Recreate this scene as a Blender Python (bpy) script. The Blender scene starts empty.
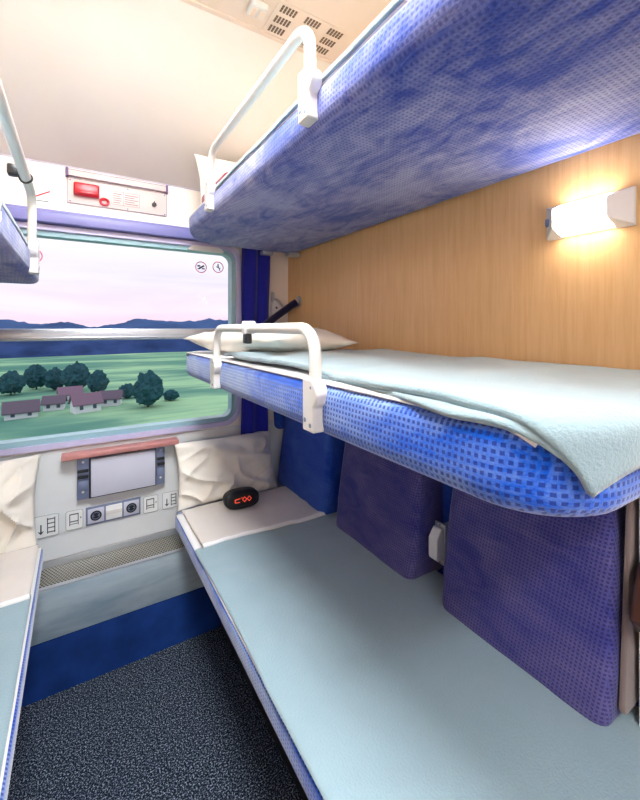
import bpy, bmesh, math, random
from mathutils import Vector, Matrix, noise
random.seed(7)
SC = bpy.context.scene
COL = SC.collection
PI = math.pi

# ------------------------------------------------------------------ tagging
def link(o, parent=None):
    COL.objects.link(o)
    if parent is not None: o.parent = parent
    return o
def tag(o, label=None, cat=None, group=None, kind=None):
    if label: o['label'] = label
    if cat: o['category'] = cat
    if group: o['group'] = group
    if kind: o['kind'] = kind
    return o
def thing(name, label, cat, loc=(0, 0, 0), group=None):
    o = bpy.data.objects.new(name, None); o.location = loc; o.empty_display_size = .05
    link(o); return tag(o, label, cat, group)

# ------------------------------------------------------------------ mesh builder
class MB:
    def __init__(s): s.v = []; s.f = []; s.uv = []; s.mi = []
    def add(s, verts, faces, uvs=None, mi=0):
        b = len(s.v); s.v += [Vector(p) for p in verts]
        for i, f in enumerate(faces):
            s.f.append([b + k for k in f]); s.mi.append(mi)
            s.uv.append(uvs[i] if uvs else None)
        return s
    def box(s, x0, x1, y0, y1, z0, z1, mi=0, bev=0, mat=None, seg=2):
        bm = bmesh.new(); bmesh.ops.create_cube(bm, size=1)
        for v in bm.verts:
            v.co = Vector((x0 + (v.co.x + .5) * (x1 - x0), y0 + (v.co.y + .5) * (y1 - y0), z0 + (v.co.z + .5) * (z1 - z0)))
        if bev: bmesh.ops.bevel(bm, geom=list(bm.edges), offset=bev, segments=seg, profile=.5, affect='EDGES')
        return s.bm(bm, mi, mat)
    def bm(s, bm, mi=0, mat=None):
        bm.verts.ensure_lookup_table(); bm.verts.index_update()
        vs = [(mat @ v.co if mat else v.co.copy()) for v in bm.verts]
        s.add(vs, [[v.index for v in f.verts] for f in bm.faces], None, mi); bm.free(); return s
    def cyl(s, p0, p1, r, n=16, r1=None, mi=0):
        return s.tube([p0, p1], r, n, r1=r1, mi=mi)
    def tube(s, pts, r, n=14, closed=False, r1=None, mi=0):
        pts = [Vector(p) for p in pts]; N = len(pts); rings = []; vs = []
        up = None
        for i, p in enumerate(pts):
            if closed: t = (pts[(i + 1) % N] - pts[i - 1]).normalized()
            else: t = (pts[min(i + 1, N - 1)] - pts[max(i - 1, 0)]).normalized()
            if up is None: up = t.orthogonal().normalized()
            up = (up - t * up.dot(t)).normalized(); w = t.cross(up)
            rr = r if r1 is None else r + (r1 - r) * i / (N - 1)
            for k in range(n):
                a = 2 * PI * k / n; vs.append(p + (up * math.cos(a) + w * math.sin(a)) * rr)
        fs = []
        for i in range(N if closed else N - 1):
            j = (i + 1) % N
            for k in range(n): fs.append([i * n + k, i * n + (k + 1) % n, j * n + (k + 1) % n, j * n + k])
        if not closed: fs += [list(range(n))[::-1], [(N - 1) * n + k for k in range(n)]]
        return s.add(vs, fs, None, mi)
    def prism(s, poly, depth, fn, mi=0):
        """poly: 2-D points; fn(a,b,t) -> 3-D point, t in 0..depth"""
        n = len(poly); vs = [fn(a, b, 0) for a, b in poly] + [fn(a, b, depth) for a, b in poly]
        fs = [list(range(n))[::-1], list(range(n, 2 * n))] + [[i, (i + 1) % n, n + (i + 1) % n, n + i] for i in range(n)]
        return s.add(vs, fs, None, mi)
    def disc(s, c, nrm, r, t=.001, n=20, mi=0):
        c = Vector(c); nrm = Vector(nrm).normalized()
        return s.cyl(c, c + nrm * t, r, n, mi=mi)
    def build(s, name, mats, parent=None, smooth=True, uvs=True):
        me = bpy.data.meshes.new(name); me.from_pydata([tuple(v) for v in s.v], [], s.f)
        if not isinstance(mats, (list, tuple)): mats = [mats]
        for m in mats: me.materials.append(m)
        for p, mi in zip(me.polygons, s.mi): p.material_index = mi
        bm = bmesh.new(); bm.from_mesh(me); bmesh.ops.recalc_face_normals(bm, faces=bm.faces); bm.to_mesh(me); bm.free()
        if uvs:
            # recalculated faces may be re-wound: box-project everything that has no own uv
            ul = me.uv_layers.new(name='UVMap')
            for p, fu in zip(me.polygons, s.uv):
                if fu is None:
                    nx, ny, nz = (abs(c) for c in p.normal)
                    for li in p.loop_indices:
                        c = me.vertices[me.loops[li].vertex_index].co
                        ul.data[li].uv = (c.y, c.z) if nx >= ny and nx >= nz else ((c.x, c.z) if ny >= nz else (c.x, c.y))
                else:
                    d = fu
                    for li in p.loop_indices: ul.data[li].uv = d[me.loops[li].vertex_index - s.base_of(p.index)]
        if smooth:
            me.shade_smooth()
            try: me.set_sharp_from_angle(angle=math.radians(40))
            except Exception: pass
        o = bpy.data.objects.new(name, me); return link(o, parent)
    def base_of(s, i): return 0

def arc(cx, cy, r, a0, a1, n=8):
    return [(cx + r * math.cos(a0 + (a1 - a0) * i / n), cy + r * math.sin(a0 + (a1 - a0) * i / n)) for i in range(n + 1)]
def rrect(x0, x1, y0, y1, r, n=8):
    rs = r if isinstance(r, (list, tuple)) else (r,) * 4      # br, tr, tl, bl
    return (arc(x1 - rs[0], y0 + rs[0], rs[0], -PI / 2, 0, n) + arc(x1 - rs[1], y1 - rs[1], rs[1], 0, PI / 2, n) +
            arc(x0 + rs[2], y1 - rs[2], rs[2], PI / 2, PI, n) + arc(x0 + rs[3], y0 + rs[3], rs[3], PI, 1.5 * PI, n))
def inset(pts, d):
    n = len(pts); out = []
    for i in range(n):
        a = Vector(pts[i - 1]); b = Vector(pts[i]); c = Vector(pts[(i + 1) % n])
        t = (c - a); t = t.normalized() if t.length > 1e-9 else Vector((1, 0))
        out.append((b.x - t.y * d, b.y + t.x * d))            # ccw: left normal points inward
    return out
def slab(outline, h0, h1, r0, r1, fn, seg=5):
    """rounded cushion: outline (ccw) lifted from h0 to h1, fn(a,b,h) -> point. returns verts, faces"""
    prof = []
    for k in range(seg + 1):
        a = PI / 2 * k / seg; prof.append((r0 * (1 - math.sin(a)), h0 + r0 * (1 - math.cos(a))))
    for k in range(seg + 1):
        a = PI / 2 * k / seg; prof.append((r1 * (1 - math.cos(a)), h1 - r1 * (1 - math.sin(a))))
    vs = []; n = len(outline)
    for d, h in prof: vs += [fn(a, b, h) for a, b in inset(outline, d)]
    fs = []
    for L in range(len(prof) - 1):
        for i in range(n): fs.append([L * n + i, L * n + (i + 1) % n, (L + 1) * n + (i + 1) % n, (L + 1) * n + i])
    fs.append(list(range(n))[::-1]); fs.append([(len(prof) - 1) * n + i for i in range(n)])
    return vs, fs

def grid_obj(name, fn, nu, nv, mat, parent=None, thick=.006, offset=-1, subsurf=0):
    vs = [fn(i / nu, j / nv) for j in range(nv + 1) for i in range(nu + 1)]
    fs = [[j * (nu + 1) + i, j * (nu + 1) + i + 1, (j + 1) * (nu + 1) + i + 1, (j + 1) * (nu + 1) + i] for j in range(nv) for i in range(nu)]
    m = MB().add(vs, fs); o = m.build(name, mat, parent)
    if thick:
        md = o.modifiers.new('Solidify', 'SOLIDIFY'); md.thickness = thick; md.offset = offset
    if subsurf:
        md = o.modifiers.new('Subsurf', 'SUBSURF'); md.levels = subsurf; md.render_levels = subsurf
    return o

def nz(x, y, z=0): return noise.noise(Vector((x, y, z)))

# ------------------------------------------------------------------ materials
def new_mat(name):
    m = bpy.data.materials.new(name); m.use_nodes = True; nt = m.node_tree
    b = nt.nodes['Principled BSDF']; return m, nt, b
def srgb(r, g, b):
    f = lambda c: (c / 255 / 12.92) if c / 255 <= .04045 else ((c / 255 + .055) / 1.055) ** 2.4
    return (f(r), f(g), f(b), 1)
def N(nt, t, **kw):
    n = nt.nodes.new(t)
    for k, v in kw.items():
        if k.startswith('_'): setattr(n, k[1:], v)
        else: n.inputs[k.replace('__', ' ')].default_value = v
    return n
def coords(nt, kind='Object', scale=(1, 1, 1)):
    tc = N(nt, 'ShaderNodeTexCoord'); mp = N(nt, 'ShaderNodeMapping'); mp.inputs['Scale'].default_value = scale
    nt.links.new(tc.outputs[kind], mp.inputs['Vector']); return mp.outputs['Vector']
def math_(nt, op, a, b=None, c=None):
    n = nt.nodes.new('ShaderNodeMath'); n.operation = op
    for i, x in enumerate((a, b, c)):
        if x is None: continue
        if isinstance(x, (int, float)): n.inputs[i].default_value = x
        else: nt.links.new(x, n.inputs[i])
    return n.outputs[0]
def mix(nt, fac, a, b, mode='MIX'):
    n = nt.nodes.new('ShaderNodeMix'); n.data_type = 'RGBA'; n.blend_type = mode
    for i, x in ((0, fac), (6, a), (7, b)):
        if isinstance(x, (int, float, tuple)): n.inputs[i].default_value = x
        else: nt.links.new(x, n.inputs[i])
    return n.outputs[2]
def ramp(nt, fac, stops):
    n = nt.nodes.new('ShaderNodeValToRGB'); e = n.color_ramp.elements
    while len(e) > len(stops): e.remove(e[-1])
    while len(e) < len(stops): e.new(.5)
    for q, (p, c) in zip(e, stops): q.position = p; q.color = c
    nt.links.new(fac, n.inputs[0]); return n.outputs[0]
def noise_fac(nt, vec, scale, detail=4, rough=.55, dist=0):
    n = N(nt, 'ShaderNodeTexNoise', Scale=scale, Detail=detail, Roughness=rough, Distortion=dist)
    nt.links.new(vec, n.inputs['Vector']); return n.outputs['Fac']
def bump(nt, b, h, strength=.3, dist=.002):
    n = N(nt, 'ShaderNodeBump', Strength=strength, Distance=dist); nt.links.new(h, n.inputs['Height'])
    nt.links.new(n.outputs['Normal'], b.inputs['Normal'])

def plain(name, col, rough=.5, metal=0, var=.06, vs=6, coat=0, spec=.5, bmp=0):
    m, nt, b = new_mat(name)
    v = coords(nt); f = noise_fac(nt, v, vs)
    d = tuple(c * (1 - var) for c in col[:3]) + (1,); l = tuple(min(1, c * (1 + var)) for c in col[:3]) + (1,)
    nt.links.new(ramp(nt, f, [(.3, d), (.7, l)]), b.inputs['Base Color'])
    b.inputs['Roughness'].default_value = rough; b.inputs['Metallic'].default_value = metal
    b.inputs['Specular IOR Level'].default_value = spec; b.inputs['Coat Weight'].default_value = coat
    if bmp: bump(nt, b, noise_fac(nt, v, 300, 2), bmp, .001)
    return m
def moquette(name, base, worn, dot, wear_sheen=(.45, .7), pitch=.0095, wscale=2.5, sheen=.25, dots=.6):
    m, nt, b = new_mat(name)
    uv = coords(nt, 'UV', (1 / pitch, 1 / pitch, 1)); sx = N(nt, 'ShaderNodeSeparateXYZ'); nt.links.new(uv, sx.inputs[0])
    row = math_(nt, 'FLOOR', sx.outputs[1]); half = math_(nt, 'MULTIPLY', row, .12)
    px = math_(nt, 'ABSOLUTE', math_(nt, 'SUBTRACT', math_(nt, 'FRACT', math_(nt, 'ADD', sx.outputs[0], half)), .5))
    py = math_(nt, 'ABSOLUTE', math_(nt, 'SUBTRACT', math_(nt, 'FRACT', sx.outputs[1]), .5))
    mx = math_(nt, 'MAXIMUM', px, py)
    mr = N(nt, 'ShaderNodeMapRange', _interpolation_type='SMOOTHSTEP'); mr.inputs['From Min'].default_value = .34; mr.inputs['From Max'].default_value = .20
    nt.links.new(mx, mr.inputs['Value']); mask = mr.outputs[0]
    ob = coords(nt, 'Object', (1, .8, 1))
    w1 = noise_fac(nt, ob, wscale, 6, .62, .6); w2 = noise_fac(nt, coords(nt, 'Object', (3, 1, 3)), 6, 5, .7, 1.2)
    ws = math_(nt, 'ADD', math_(nt, 'MULTIPLY', w1, .6), math_(nt, 'MULTIPLY', w2, .4))
    mw = N(nt, 'ShaderNodeMapRange'); mw.inputs['From Min'].default_value = wear_sheen[0]; mw.inputs['From Max'].default_value = wear_sheen[1]
    nt.links.new(ws, mw.inputs['Value'])
    c = mix(nt, mw.outputs[0], base, worn)
    dm = math_(nt, 'MULTIPLY', mask, dots)
    c = mix(nt, dm, c, dot)
    fine = noise_fac(nt, uv, 3, 2)
    c = mix(nt, .35, c, ramp(nt, fine, [(.3, (.25, .25, .25, 1)), (.7, (.75, .75, .75, 1))]), 'OVERLAY')
    nt.links.new(c, b.inputs['Base Color'])
    b.inputs['Roughness'].default_value = .85; b.inputs['Sheen Weight'].default_value = sheen; b.inputs['Sheen Roughness'].default_value = .4
    b.inputs['Specular IOR Level'].default_value = .2
    h = math_(nt, 'SUBTRACT', math_(nt, 'MULTIPLY', fine, .6), mask); bump(nt, b, h, .35, .0012)
    return m
def cloth(name, col, rough=.9, fine=260, bmp=.35, var=.07, sheen=.3, wr=0):
    m, nt, b = new_mat(name); v = coords(nt)
    f = noise_fac(nt, v, 4, 4); g = noise_fac(nt, v, fine, 3, .6)
    d = tuple(c * (1 - var) for c in col[:3]) + (1,); l = tuple(min(1, c * (1 + var)) for c in col[:3]) + (1,)
    nt.links.new(ramp(nt, f, [(.3, d), (.7, l)]), b.inputs['Base Color'])
    b.inputs['Roughness'].default_value = rough; b.inputs['Sheen Weight'].default_value = sheen; b.inputs['Specular IOR Level'].default_value = .2
    h = g
    if wr: h = math_(nt, 'ADD', math_(nt, 'MULTIPLY', noise_fac(nt, v, 14, 4, .5, 1.5), wr), g)
    bump(nt, b, h, bmp, .003); return m
def glow(name, col, s):
    m, nt, b = new_mat(name); b.inputs['Base Color'].default_value = col
    b.inputs['Emission Color'].default_value = col; b.inputs['Emission Strength'].default_value = s; return m

M = {}
M['cream'] = plain('cream_wall_paint', srgb(250, 242, 233), .45, var=.012)
M['silver_wall'] = plain('silver_white_laminate', srgb(226, 230, 231), .35, var=.03, spec=.6)
M['ceil'] = plain('ceiling_paint', srgb(242, 224, 208), .5, var=.02)
M['white'] = plain('white_enamel', srgb(222, 220, 216), .3, var=.02, spec=.5)
M['white_plastic'] = plain('white_plastic', srgb(228, 228, 228), .4, var=.02)
M['lavender'] = plain('lavender_frame', srgb(196, 190, 222), .35, var=.04)
M['blindrail'] = plain('blue_grey_blind_rail', srgb(128, 128, 190), .4, var=.05)
M['teal_seal'] = plain('pale_teal_seal', srgb(150, 186, 196), .35, var=.04)
M['alu'] = plain('brushed_aluminium', srgb(200, 205, 212), .32, .75, var=.05)
M['grey_metal'] = plain('grey_bracket_metal', srgb(128, 140, 172), .4, .3, var=.05)
M['dark'] = plain('dark_plastic', srgb(28, 30, 34), .35)
M['black'] = plain('black_hole', srgb(10, 10, 12), .6)
M['panel_grey'] = plain('lavender_grey_panel', srgb(206, 208, 224), .35, var=.02)
M['pinkwood'] = plain('reddish_wood_edge', srgb(186, 128, 124), .4, var=.12, vs=30)
M['red'] = plain('red_plastic', srgb(200, 14, 40), .3)
M['darkred'] = cloth('dark_red_cloth', srgb(140, 20, 50))
M['ink'] = plain('dark_green_ink', srgb(60, 74, 84), .6)
M['greyink'] = plain('pale_red_ink', srgb(150, 112, 122), .6)
M['purpleink'] = plain('purple_edge', srgb(112, 92, 136), .5)
M['sign'] = plain('sign_plate', srgb(240, 243, 242), .4, var=.01)
M['cream_plate'] = plain('cream_plate', srgb(228, 210, 208), .4, var=.01)
M['curtain'] = cloth('royal_blue_curtain', srgb(36, 40, 160), fine=500, bmp=.15)
M['strap'] = cloth('navy_strap', srgb(28, 24, 58), fine=400)
M['pillow'] = cloth('cream_pillowcase', srgb(240, 234, 222), fine=600, bmp=.3, var=.03, wr=1.2)
M['sheet'] = cloth('white_sheet', srgb(240, 238, 236), fine=600, bmp=.2, var=.02, wr=.6)
M['topsheet'] = cloth('pale_beige_sheet', srgb(222, 214, 206), fine=600, bmp=.3, var=.05, wr=1.0)
M['blanket'] = cloth('teal_fleece_blanket', srgb(140, 165, 174), fine=220, bmp=.6, var=.05, sheen=.5)
M['moq'] = moquette('blue_moquette', srgb(8, 88, 206), srgb(128, 156, 210), srgb(16, 44, 134), (.42, .58), dots=.8, sheen=.5)  # lavender tone is wear plus grazing sheen painted into the colour
M['moq_top'] = moquette('worn_blue_moquette', srgb(44, 72, 164), srgb(156, 160, 202), srgb(40, 44, 116), (.40, .58), wscale=3.5, dots=.45)
M['moq_back'] = moquette('violet_moquette', srgb(56, 58, 134), srgb(108, 102, 152), srgb(28, 26, 70), (.38, .64), pitch=.0085, dots=.6)
M['moq_back2'] = moquette('deep_blue_moquette', srgb(22, 66, 170), srgb(64, 102, 186), srgb(20, 36, 120), (.4, .65), pitch=.0085, dots=.4)
M['brown'] = plain('brown_vinyl', srgb(70, 36, 26), .35)
M['kick'] = plain('blue_kick_laminate', srgb(28, 62, 134), .26, var=.35, vs=5, spec=.6)  # strong cloudy variation paints soft reflections into the blue
M['seatbase'] = plain('dark_base', srgb(22, 24, 34), .6)
M['welt'] = cloth('taupe_side_fabric', srgb(132, 116, 112), fine=400)

def mk_wood():
    m, nt, b = new_mat('beech_laminate')
    v = coords(nt, 'Object', (1, 26, 1.1)); f = noise_fac(nt, v, 3.2, 6, .6, .4)
    g = noise_fac(nt, coords(nt, 'Object', (1, 90, 3)), 4, 3, .6)
    ff = math_(nt, 'ADD', math_(nt, 'MULTIPLY', f, .65), math_(nt, 'MULTIPLY', g, .35))
    nt.links.new(ramp(nt, ff, [(.30, srgb(212, 164, 112)), (.5, srgb(223, 180, 128)), (.70, srgb(230, 190, 140))]), b.inputs['Base Color'])
    b.inputs['Roughness'].default_value = .38; return m
M['wood'] = mk_wood()
def mk_carpet():
    m, nt, b = new_mat('speckled_carpet'); v = coords(nt)
    f = noise_fac(nt, v, 210, 2, .7)
    nt.links.new(ramp(nt, f, [(.42, srgb(14, 20, 32)), (.52, srgb(32, 42, 58)), (.58, srgb(104, 116, 134)), (.68, srgb(170, 180, 194))]), b.inputs['Base Color'])
    b.inputs['Roughness'].default_value = .95; b.inputs['Specular IOR Level'].default_value = .1
    bump(nt, b, f, .8, .004); return m
M['carpet'] = mk_carpet()
def mk_steel():
    m, nt, b = new_mat('satin_steel_panel')
    f = noise_fac(nt, coords(nt, 'Object', (1, 1, 5)), 3, 5, .6, .5)
    nt.links.new(ramp(nt, f, [(.3, srgb(150, 176, 194)), (.7, srgb(206, 222, 230))]), b.inputs['Base Color'])
    b.inputs['Metallic'].default_value = .25; b.inputs['Roughness'].default_value = .32; return m
M['steel'] = mk_steel()
def mk_grille():
    m, nt, b = new_mat('perforated_metal')
    uv = coords(nt, 'Object', (1 / .0115, 1 / .0115, 1)); sx = N(nt, 'ShaderNodeSeparateXYZ'); nt.links.new(uv, sx.inputs[0])
    half = math_(nt, 'MULTIPLY', math_(nt, 'MODULO', math_(nt, 'FLOOR', sx.outputs[1]), 2.0), .5)
    px = math_(nt, 'SUBTRACT', math_(nt, 'FRACT', math_(nt, 'ADD', math_(nt, 'ADD', sx.outputs[0], 100.0), half)), .5)
    py = math_(nt, 'SUBTRACT', math_(nt, 'FRACT', sx.outputs[1]), .5)
    r = math_(nt, 'SQRT', math_(nt, 'ADD', math_(nt, 'POWER', px, 2.0), math_(nt, 'POWER', py, 2.0)))
    hole = math_(nt, 'LESS_THAN', r, .37)
    nt.links.new(mix(nt, hole, srgb(176, 172, 160), srgb(26, 26, 26)), b.inputs['Base Color'])
    nt.links.new(math_(nt, 'MULTIPLY', math_(nt, 'SUBTRACT', 1.0, hole), .5), b.inputs['Metallic'])
    b.inputs['Roughness'].default_value = .4; return m
M['grille'] = mk_grille()
def mk_glass():
    m = bpy.data.materials.new('window_glass'); m.use_nodes = True; nt = m.node_tree; nt.nodes.remove(nt.nodes['Principled BSDF'])
    out = nt.nodes['Material Output']; t = N(nt, 'ShaderNodeBsdfTransparent'); t.inputs[0].default_value = (.97, .98, 1, 1)
    g = N(nt, 'ShaderNodeBsdfGlossy', Roughness=.02); ms = N(nt, 'ShaderNodeMixShader'); ms.inputs[0].default_value = .003
    nt.links.new(t.outputs[0], ms.inputs[1]); nt.links.new(g.outputs[0], ms.inputs[2]); nt.links.new(ms.outputs[0], out.inputs[0]); return m
M['glass'] = mk_glass()
LAMP_READ, LAMP_CEIL, LAMP_FILL = 28.0, 35.0, 22.0
M['lampglow'] = glow('lamp_diffuser_warm', (1, .90, .76, 1), LAMP_READ)
M['fillglow'] = glow('upper_fill_diffuser', (1, .92, .82, 1), LAMP_FILL)  # for the added upper lamps that brighten the sloping wall
M['ceilglow'] = glow('ceiling_diffuser', (.955, .98, 1, 1), LAMP_CEIL)
M['border'] = plain('sign_border', srgb(150, 160, 160), .5)
M['slot'] = plain('vent_slot', srgb(120, 98, 78), .7)
M['redsoft'] = plain('sticker_red', srgb(236, 60, 96), .5)
M['ledred'] = glow('red_display', (1, .10, .05, 1), .38)

# ------------------------------------------------------------------ the setting
W = 1.95            # window wall plane
R, L = 1.0, -.75    # right wall (wood) and left wall planes
CEIL = 2.49; BACK = -.45; SLZ, SLY = 2.06, 1.36      # sloping upper panel from (W, SLZ) to (SLY, CEIL)
def structure(mb, name, mat, parent=None, **k):
    o = mb.build(name, mat, parent, **k)
    if parent is None: o['kind'] = 'structure'
    return o
structure(MB().box(L - .06, R + .12, BACK, 1.80, -.04, 0), 'floor', M['carpet'])
structure(MB().box(L - .1, R + .2, BACK - .05, 2.1, CEIL, CEIL + .05), 'ceiling', M['ceil'])
structure(MB().box(R, R + .06, BACK, W, 1.10, CEIL), 'wall_right', M['wood'])
structure(MB().box(R + .055, R + .12, BACK, W, 0, 1.10), 'trim_1', M['moq_back2'])   # upholstered wall behind the seat backs
structure(MB().box(L - .06, L, BACK, W, 0, CEIL), 'wall_left', M['wood'])
DX0, DX1, DZ = -.20, .60, 2.08
structure(MB().box(L - .06, DX0, BACK - .06, BACK, 0, CEIL).box(DX1, R + .12, BACK - .06, BACK, 0, CEIL).box(DX0, DX1, BACK - .06, BACK, DZ, CEIL), 'wall_back', M['cream'])
# sliding door, pushed open for fill light, and the corridor behind the camera with its own windows and an added lamp
d1 = bpy.data.objects.new('door_1', None); d1.location = (.97, BACK - .08, 0); link(d1); d1['kind'] = 'structure'
MB().box(-.36, .36, -.013, .013, .02, 2.05, bev=.004).build('door_leaf', M['silver_wall'], d1)
MB().tube([(-.31, -.012, .98), (-.31, -.04, .98), (-.31, -.04, 1.18), (-.31, -.012, 1.18)], .009).build('door_handle', M['alu'], d1)
CY = -1.25
structure(MB().box(-2.0, 2.2, CY, BACK, -.04, -.0005), 'floor_corridor', M['carpet'])
structure(MB().box(-2.0, 2.2, CY, BACK - .05, CEIL, CEIL + .05), 'ceiling_corridor', M['ceil'])
structure(MB().box(-2.0, 2.2, CY - .06, CY, 0, .85).box(-2.0, 2.2, CY - .06, CY, 1.95, CEIL).box(-2.0, -.75, CY - .06, CY, .85, 1.95).box(.95, 2.2, CY - .06, CY, .85, 1.95), 'wall_corridor', M['cream'])
w2 = bpy.data.objects.new('window_2', None); w2.location = (.1, CY, 1.4); link(w2); w2['kind'] = 'structure'
MB().box(-.87, .87, -.03, .012, .52, .56).box(-.87, .87, -.03, .012, -.56, -.52).box(-.87, -.83, -.03, .012, -.52, .52).box(.83, .87, -.03, .012, -.52, .52).build('window_frame', M['lavender'], w2)
MB().box(-.83, .83, -.014, -.008, -.52, .52).build('window_pane', M['glass'], w2)

WX0, WX1, WZ0, WZ1 = -.47, .715, .885, 1.800         # outer window frame
def wall_with_hole():
    bm = bmesh.new()
    outer = [(L - .06, .0), (R + .12, .0), (R + .12, SLZ), (L - .06, SLZ)]
    inner = rrect(WX0 + .012, WX1 - .012, WZ0 + .012, WZ1 - .012, .075)
    # drop doubles
    def loop(pts): 
        vs = [bm.verts.new((x, W, z)) for x, z in pts]; return [bm.edges.new((vs[i], vs[(i + 1) % len(vs)])) for i in range(len(vs))]
    e = loop(outer) + loop(inner)
    bmesh.ops.triangle_fill(bm, use_beauty=True, use_dissolve=False, edges=e)
    g = bmesh.ops.extrude_face_region(bm, geom=list(bm.faces))
    for v in [x for x in g['geom'] if isinstance(x, bmesh.types.BMVert)]: v.co.y += .07
    m = MB(); m.bm(bm)
    # leaning upper panel up to the ceiling
    m.prism([(W, SLZ), (SLY, CEIL), (SLY + .09, CEIL), (W + .07, SLZ)], R + .12 - (L - .06), lambda a, b, t: (L - .06 + t, a, b), mi=0)
    for i in range(len(m.f)): pass
    return m
wm = wall_with_hole()
# upper part cream, lower part (below the window) silvery laminate
wf = structure(wm, 'wall_front', M['cream'])
structure(MB().box(L, R, W - .006, W, .43, .875), 'trim_2', M['silver_wall'])        # laminate panel below the window
structure(MB().box(L, R, 1.776, 1.80, 0, .207), 'baseboard_front', M['kick'])
structure(MB().box(L, R, 1.895, W, 1.804, 1.846, bev=.004).box(L, R, 1.90, W, 1.847, 1.856), 'trim_3', M['blindrail'])
structure(MB().box(L, R + .05, W - .003, W + .001, 2.055, 2.058), 'trim_4', M['lavender'])
structure(MB().box(.975, 1.054, .28, .335, 0, 1.10, bev=.004), 'trim_5', M['white'])

# window
win = bpy.data.objects.new('window_1', None); win.location = (.12, W, 1.34); link(win); win['kind'] = 'structure'
wloc = Vector((.12, W, 1.34))
def ring(x0, x1, z0, z1, r, w, y0, y1):
    o = rrect(x0, x1, z0, z1, r, 10); i = inset(o, w); n = len(o); m = MB()
    vs = [(a, y0, b) for a, b in o] + [(a, y0, b) for a, b in i] + [(a, y1, b) for a, b in o] + [(a, y1, b) for a, b in i]
    vs = [Vector(v) - wloc for v in vs]; fs = []
    for k in range(n):
        j = (k + 1) % n
        fs += [[k, j, n + j, n + k], [2 * n + k, 3 * n + k, 3 * n + j, 2 * n + j], [k, 2 * n + k, 2 * n + j, j], [n + k, n + j, 3 * n + j, 3 * n + k]]
    return m.add(vs, fs)
ring(WX0, WX1, WZ0, WZ1, .085, .022, W - .022, W + .06).build('window_frame', M['lavender'], win)
ring(WX0 + .02, WX1 - .02, WZ0 + .02, WZ1 - .02, .068, .024, W - .008, W + .05).build('window_seal', M['teal_seal'], win)
b = MB(); b.box(WX0 + .03 - .12, WX1 - .03 - .12, -.004, .03, 1.327 - 1.34, 1.377 - 1.34, bev=.006)
b.box(WX0 + .03 - .12, WX1 - .03 - .12, -.010, .0, 1.336 - 1.34, 1.343 - 1.34, bev=.002)
b.build('window_bar', M['alu'], win)
b = MB(); b.prism([(x, z) for x, z in rrect(WX0 + .035 - .12, WX1 - .035 - .12, WZ0 + .035 - 1.34, WZ1 - .035 - 1.34, .06)], .006, lambda a, c, t: (a, .022 + t, c))
b.build('window_pane', M['glass'], win, uvs=False)
b = MB(); b.prism([(.474, 1.782), (.60, 1.782), (.625, 1.765), (.62, 1.757), (.455, 1.757), (.45, 1.765)], .022, lambda a, c, t: (a - .12, -.026 + t, c - 1.34))
b.build('window_latch', M['white_plastic'], win)

# ------------------------------------------------------------------ heater under the window
h = thing('heater_cover', 'satin steel heater cover with perforated top running under the window', 'heater', (.12, 1.86, .2))
off = Vector((.12, 1.86, .2))
def sub(m, o=None):
    o = off if o is None else o
    m.v = [v - o for v in m.v]; return m
sub(MB().box(L + .004, R - .004, 1.776, 1.79, .209, .402, bev=.003)).build('front_panel', M['steel'], h)
sub(MB().box(L + .004, R - .004, 1.790, 1.938, .394, .400)).build('grille', M['grille'], h)
sub(MB().box(L + .004, R - .004, 1.936, 1.944, .394, .428, bev=.002).box(L + .004, R - .004, 1.776, 1.796, .398, .405, bev=.002)).build('edge_strip', M['alu'], h)

# ------------------------------------------------------------------ berths
def cushion(m, x0, x1, y0, y1, z0, z1, side, rc, rb, rt):
    """side=+1: berth on the right wall (rounded corners on low x)"""
    rs = (.01, .01, rc, rc) if side > 0 else (rc, rc, .01, .01)
    vs, fs = slab(rrect(x0, x1, y0, y1, [max(r, max(rb, rt) + .001) for r in rs], 10), z0, z1, rb, rt, lambda a, c, hh: (a, c, hh))
    return m.add(vs, fs)
def rail(parent, o, x, ya, yb, zb, zt, s, clip=None, knob_rot=0):
    """guard rail: far bracket at ya, near at yb, brackets hang from zb, bar top at zt; s=+1 aisle on -x"""
    g = bpy.data.objects.new('guard_rail', None)
    pts = []; rr = .055; z0 = zb + .085
    pts += [(x, ya, z0)]; pts += [(x, ya - rr + rr * math.cos(t), zt - rr + rr * math.sin(t)) for t in [PI / 2 * k / 8 for k in range(9)]]
    pts += [(x, yb + rr - rr * math.sin(t), zt - rr + rr * math.cos(t)) for t in [PI / 2 * k / 8 for k in range(9)]]; pts += [(x, yb, z0)]
    gr = sub(MB().tube(pts, .0125, 14), o).build('guard_rail', M['white'], parent)
    for y, e in ((ya, -1), (yb, -1)):
        m = MB()
        poly = [(-.021, 0), (.021, 0), (.021, .055), (.022, .105), (-.014, .105), (-.030, .092), (-.036, .075), (-.03, .058), (-.021, .05)]
        m.prism(poly, .030, lambda a, c, t: (x - .018 * s + t * s * .9, y + a, zb + c))
        br = sub(m, o).build('bracket', M['white'], gr)
        md = br.modifiers.new('Bevel', 'BEVEL'); md.width = .004; md.segments = 2
        for q, zz, rad in ((-.010, zb + .014, .0045), (.010, zb + .022, .0045), (-.012, zb + .088, .003)):
            sub(MB().disc((x - .0175 * s, y + q, zz), (-s, 0, 0), rad, .0012), o).build('screw', M['grey_metal'], gr)
    if clip is not None:
        m = MB().box(x - .018, x + .018, clip - .012, clip + .012, zt - .016, zt + .020, bev=.005)
        sub(m, o).build('clip', M['white_plastic'], gr)
        m = MB().box(x - .012, x + .004, clip - .016, clip + .016, zt - .042, zt - .014, bev=.003)
        sub(m, o).build('clip_tag', M['dark'], gr)
    return gr

XE = .405
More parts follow.
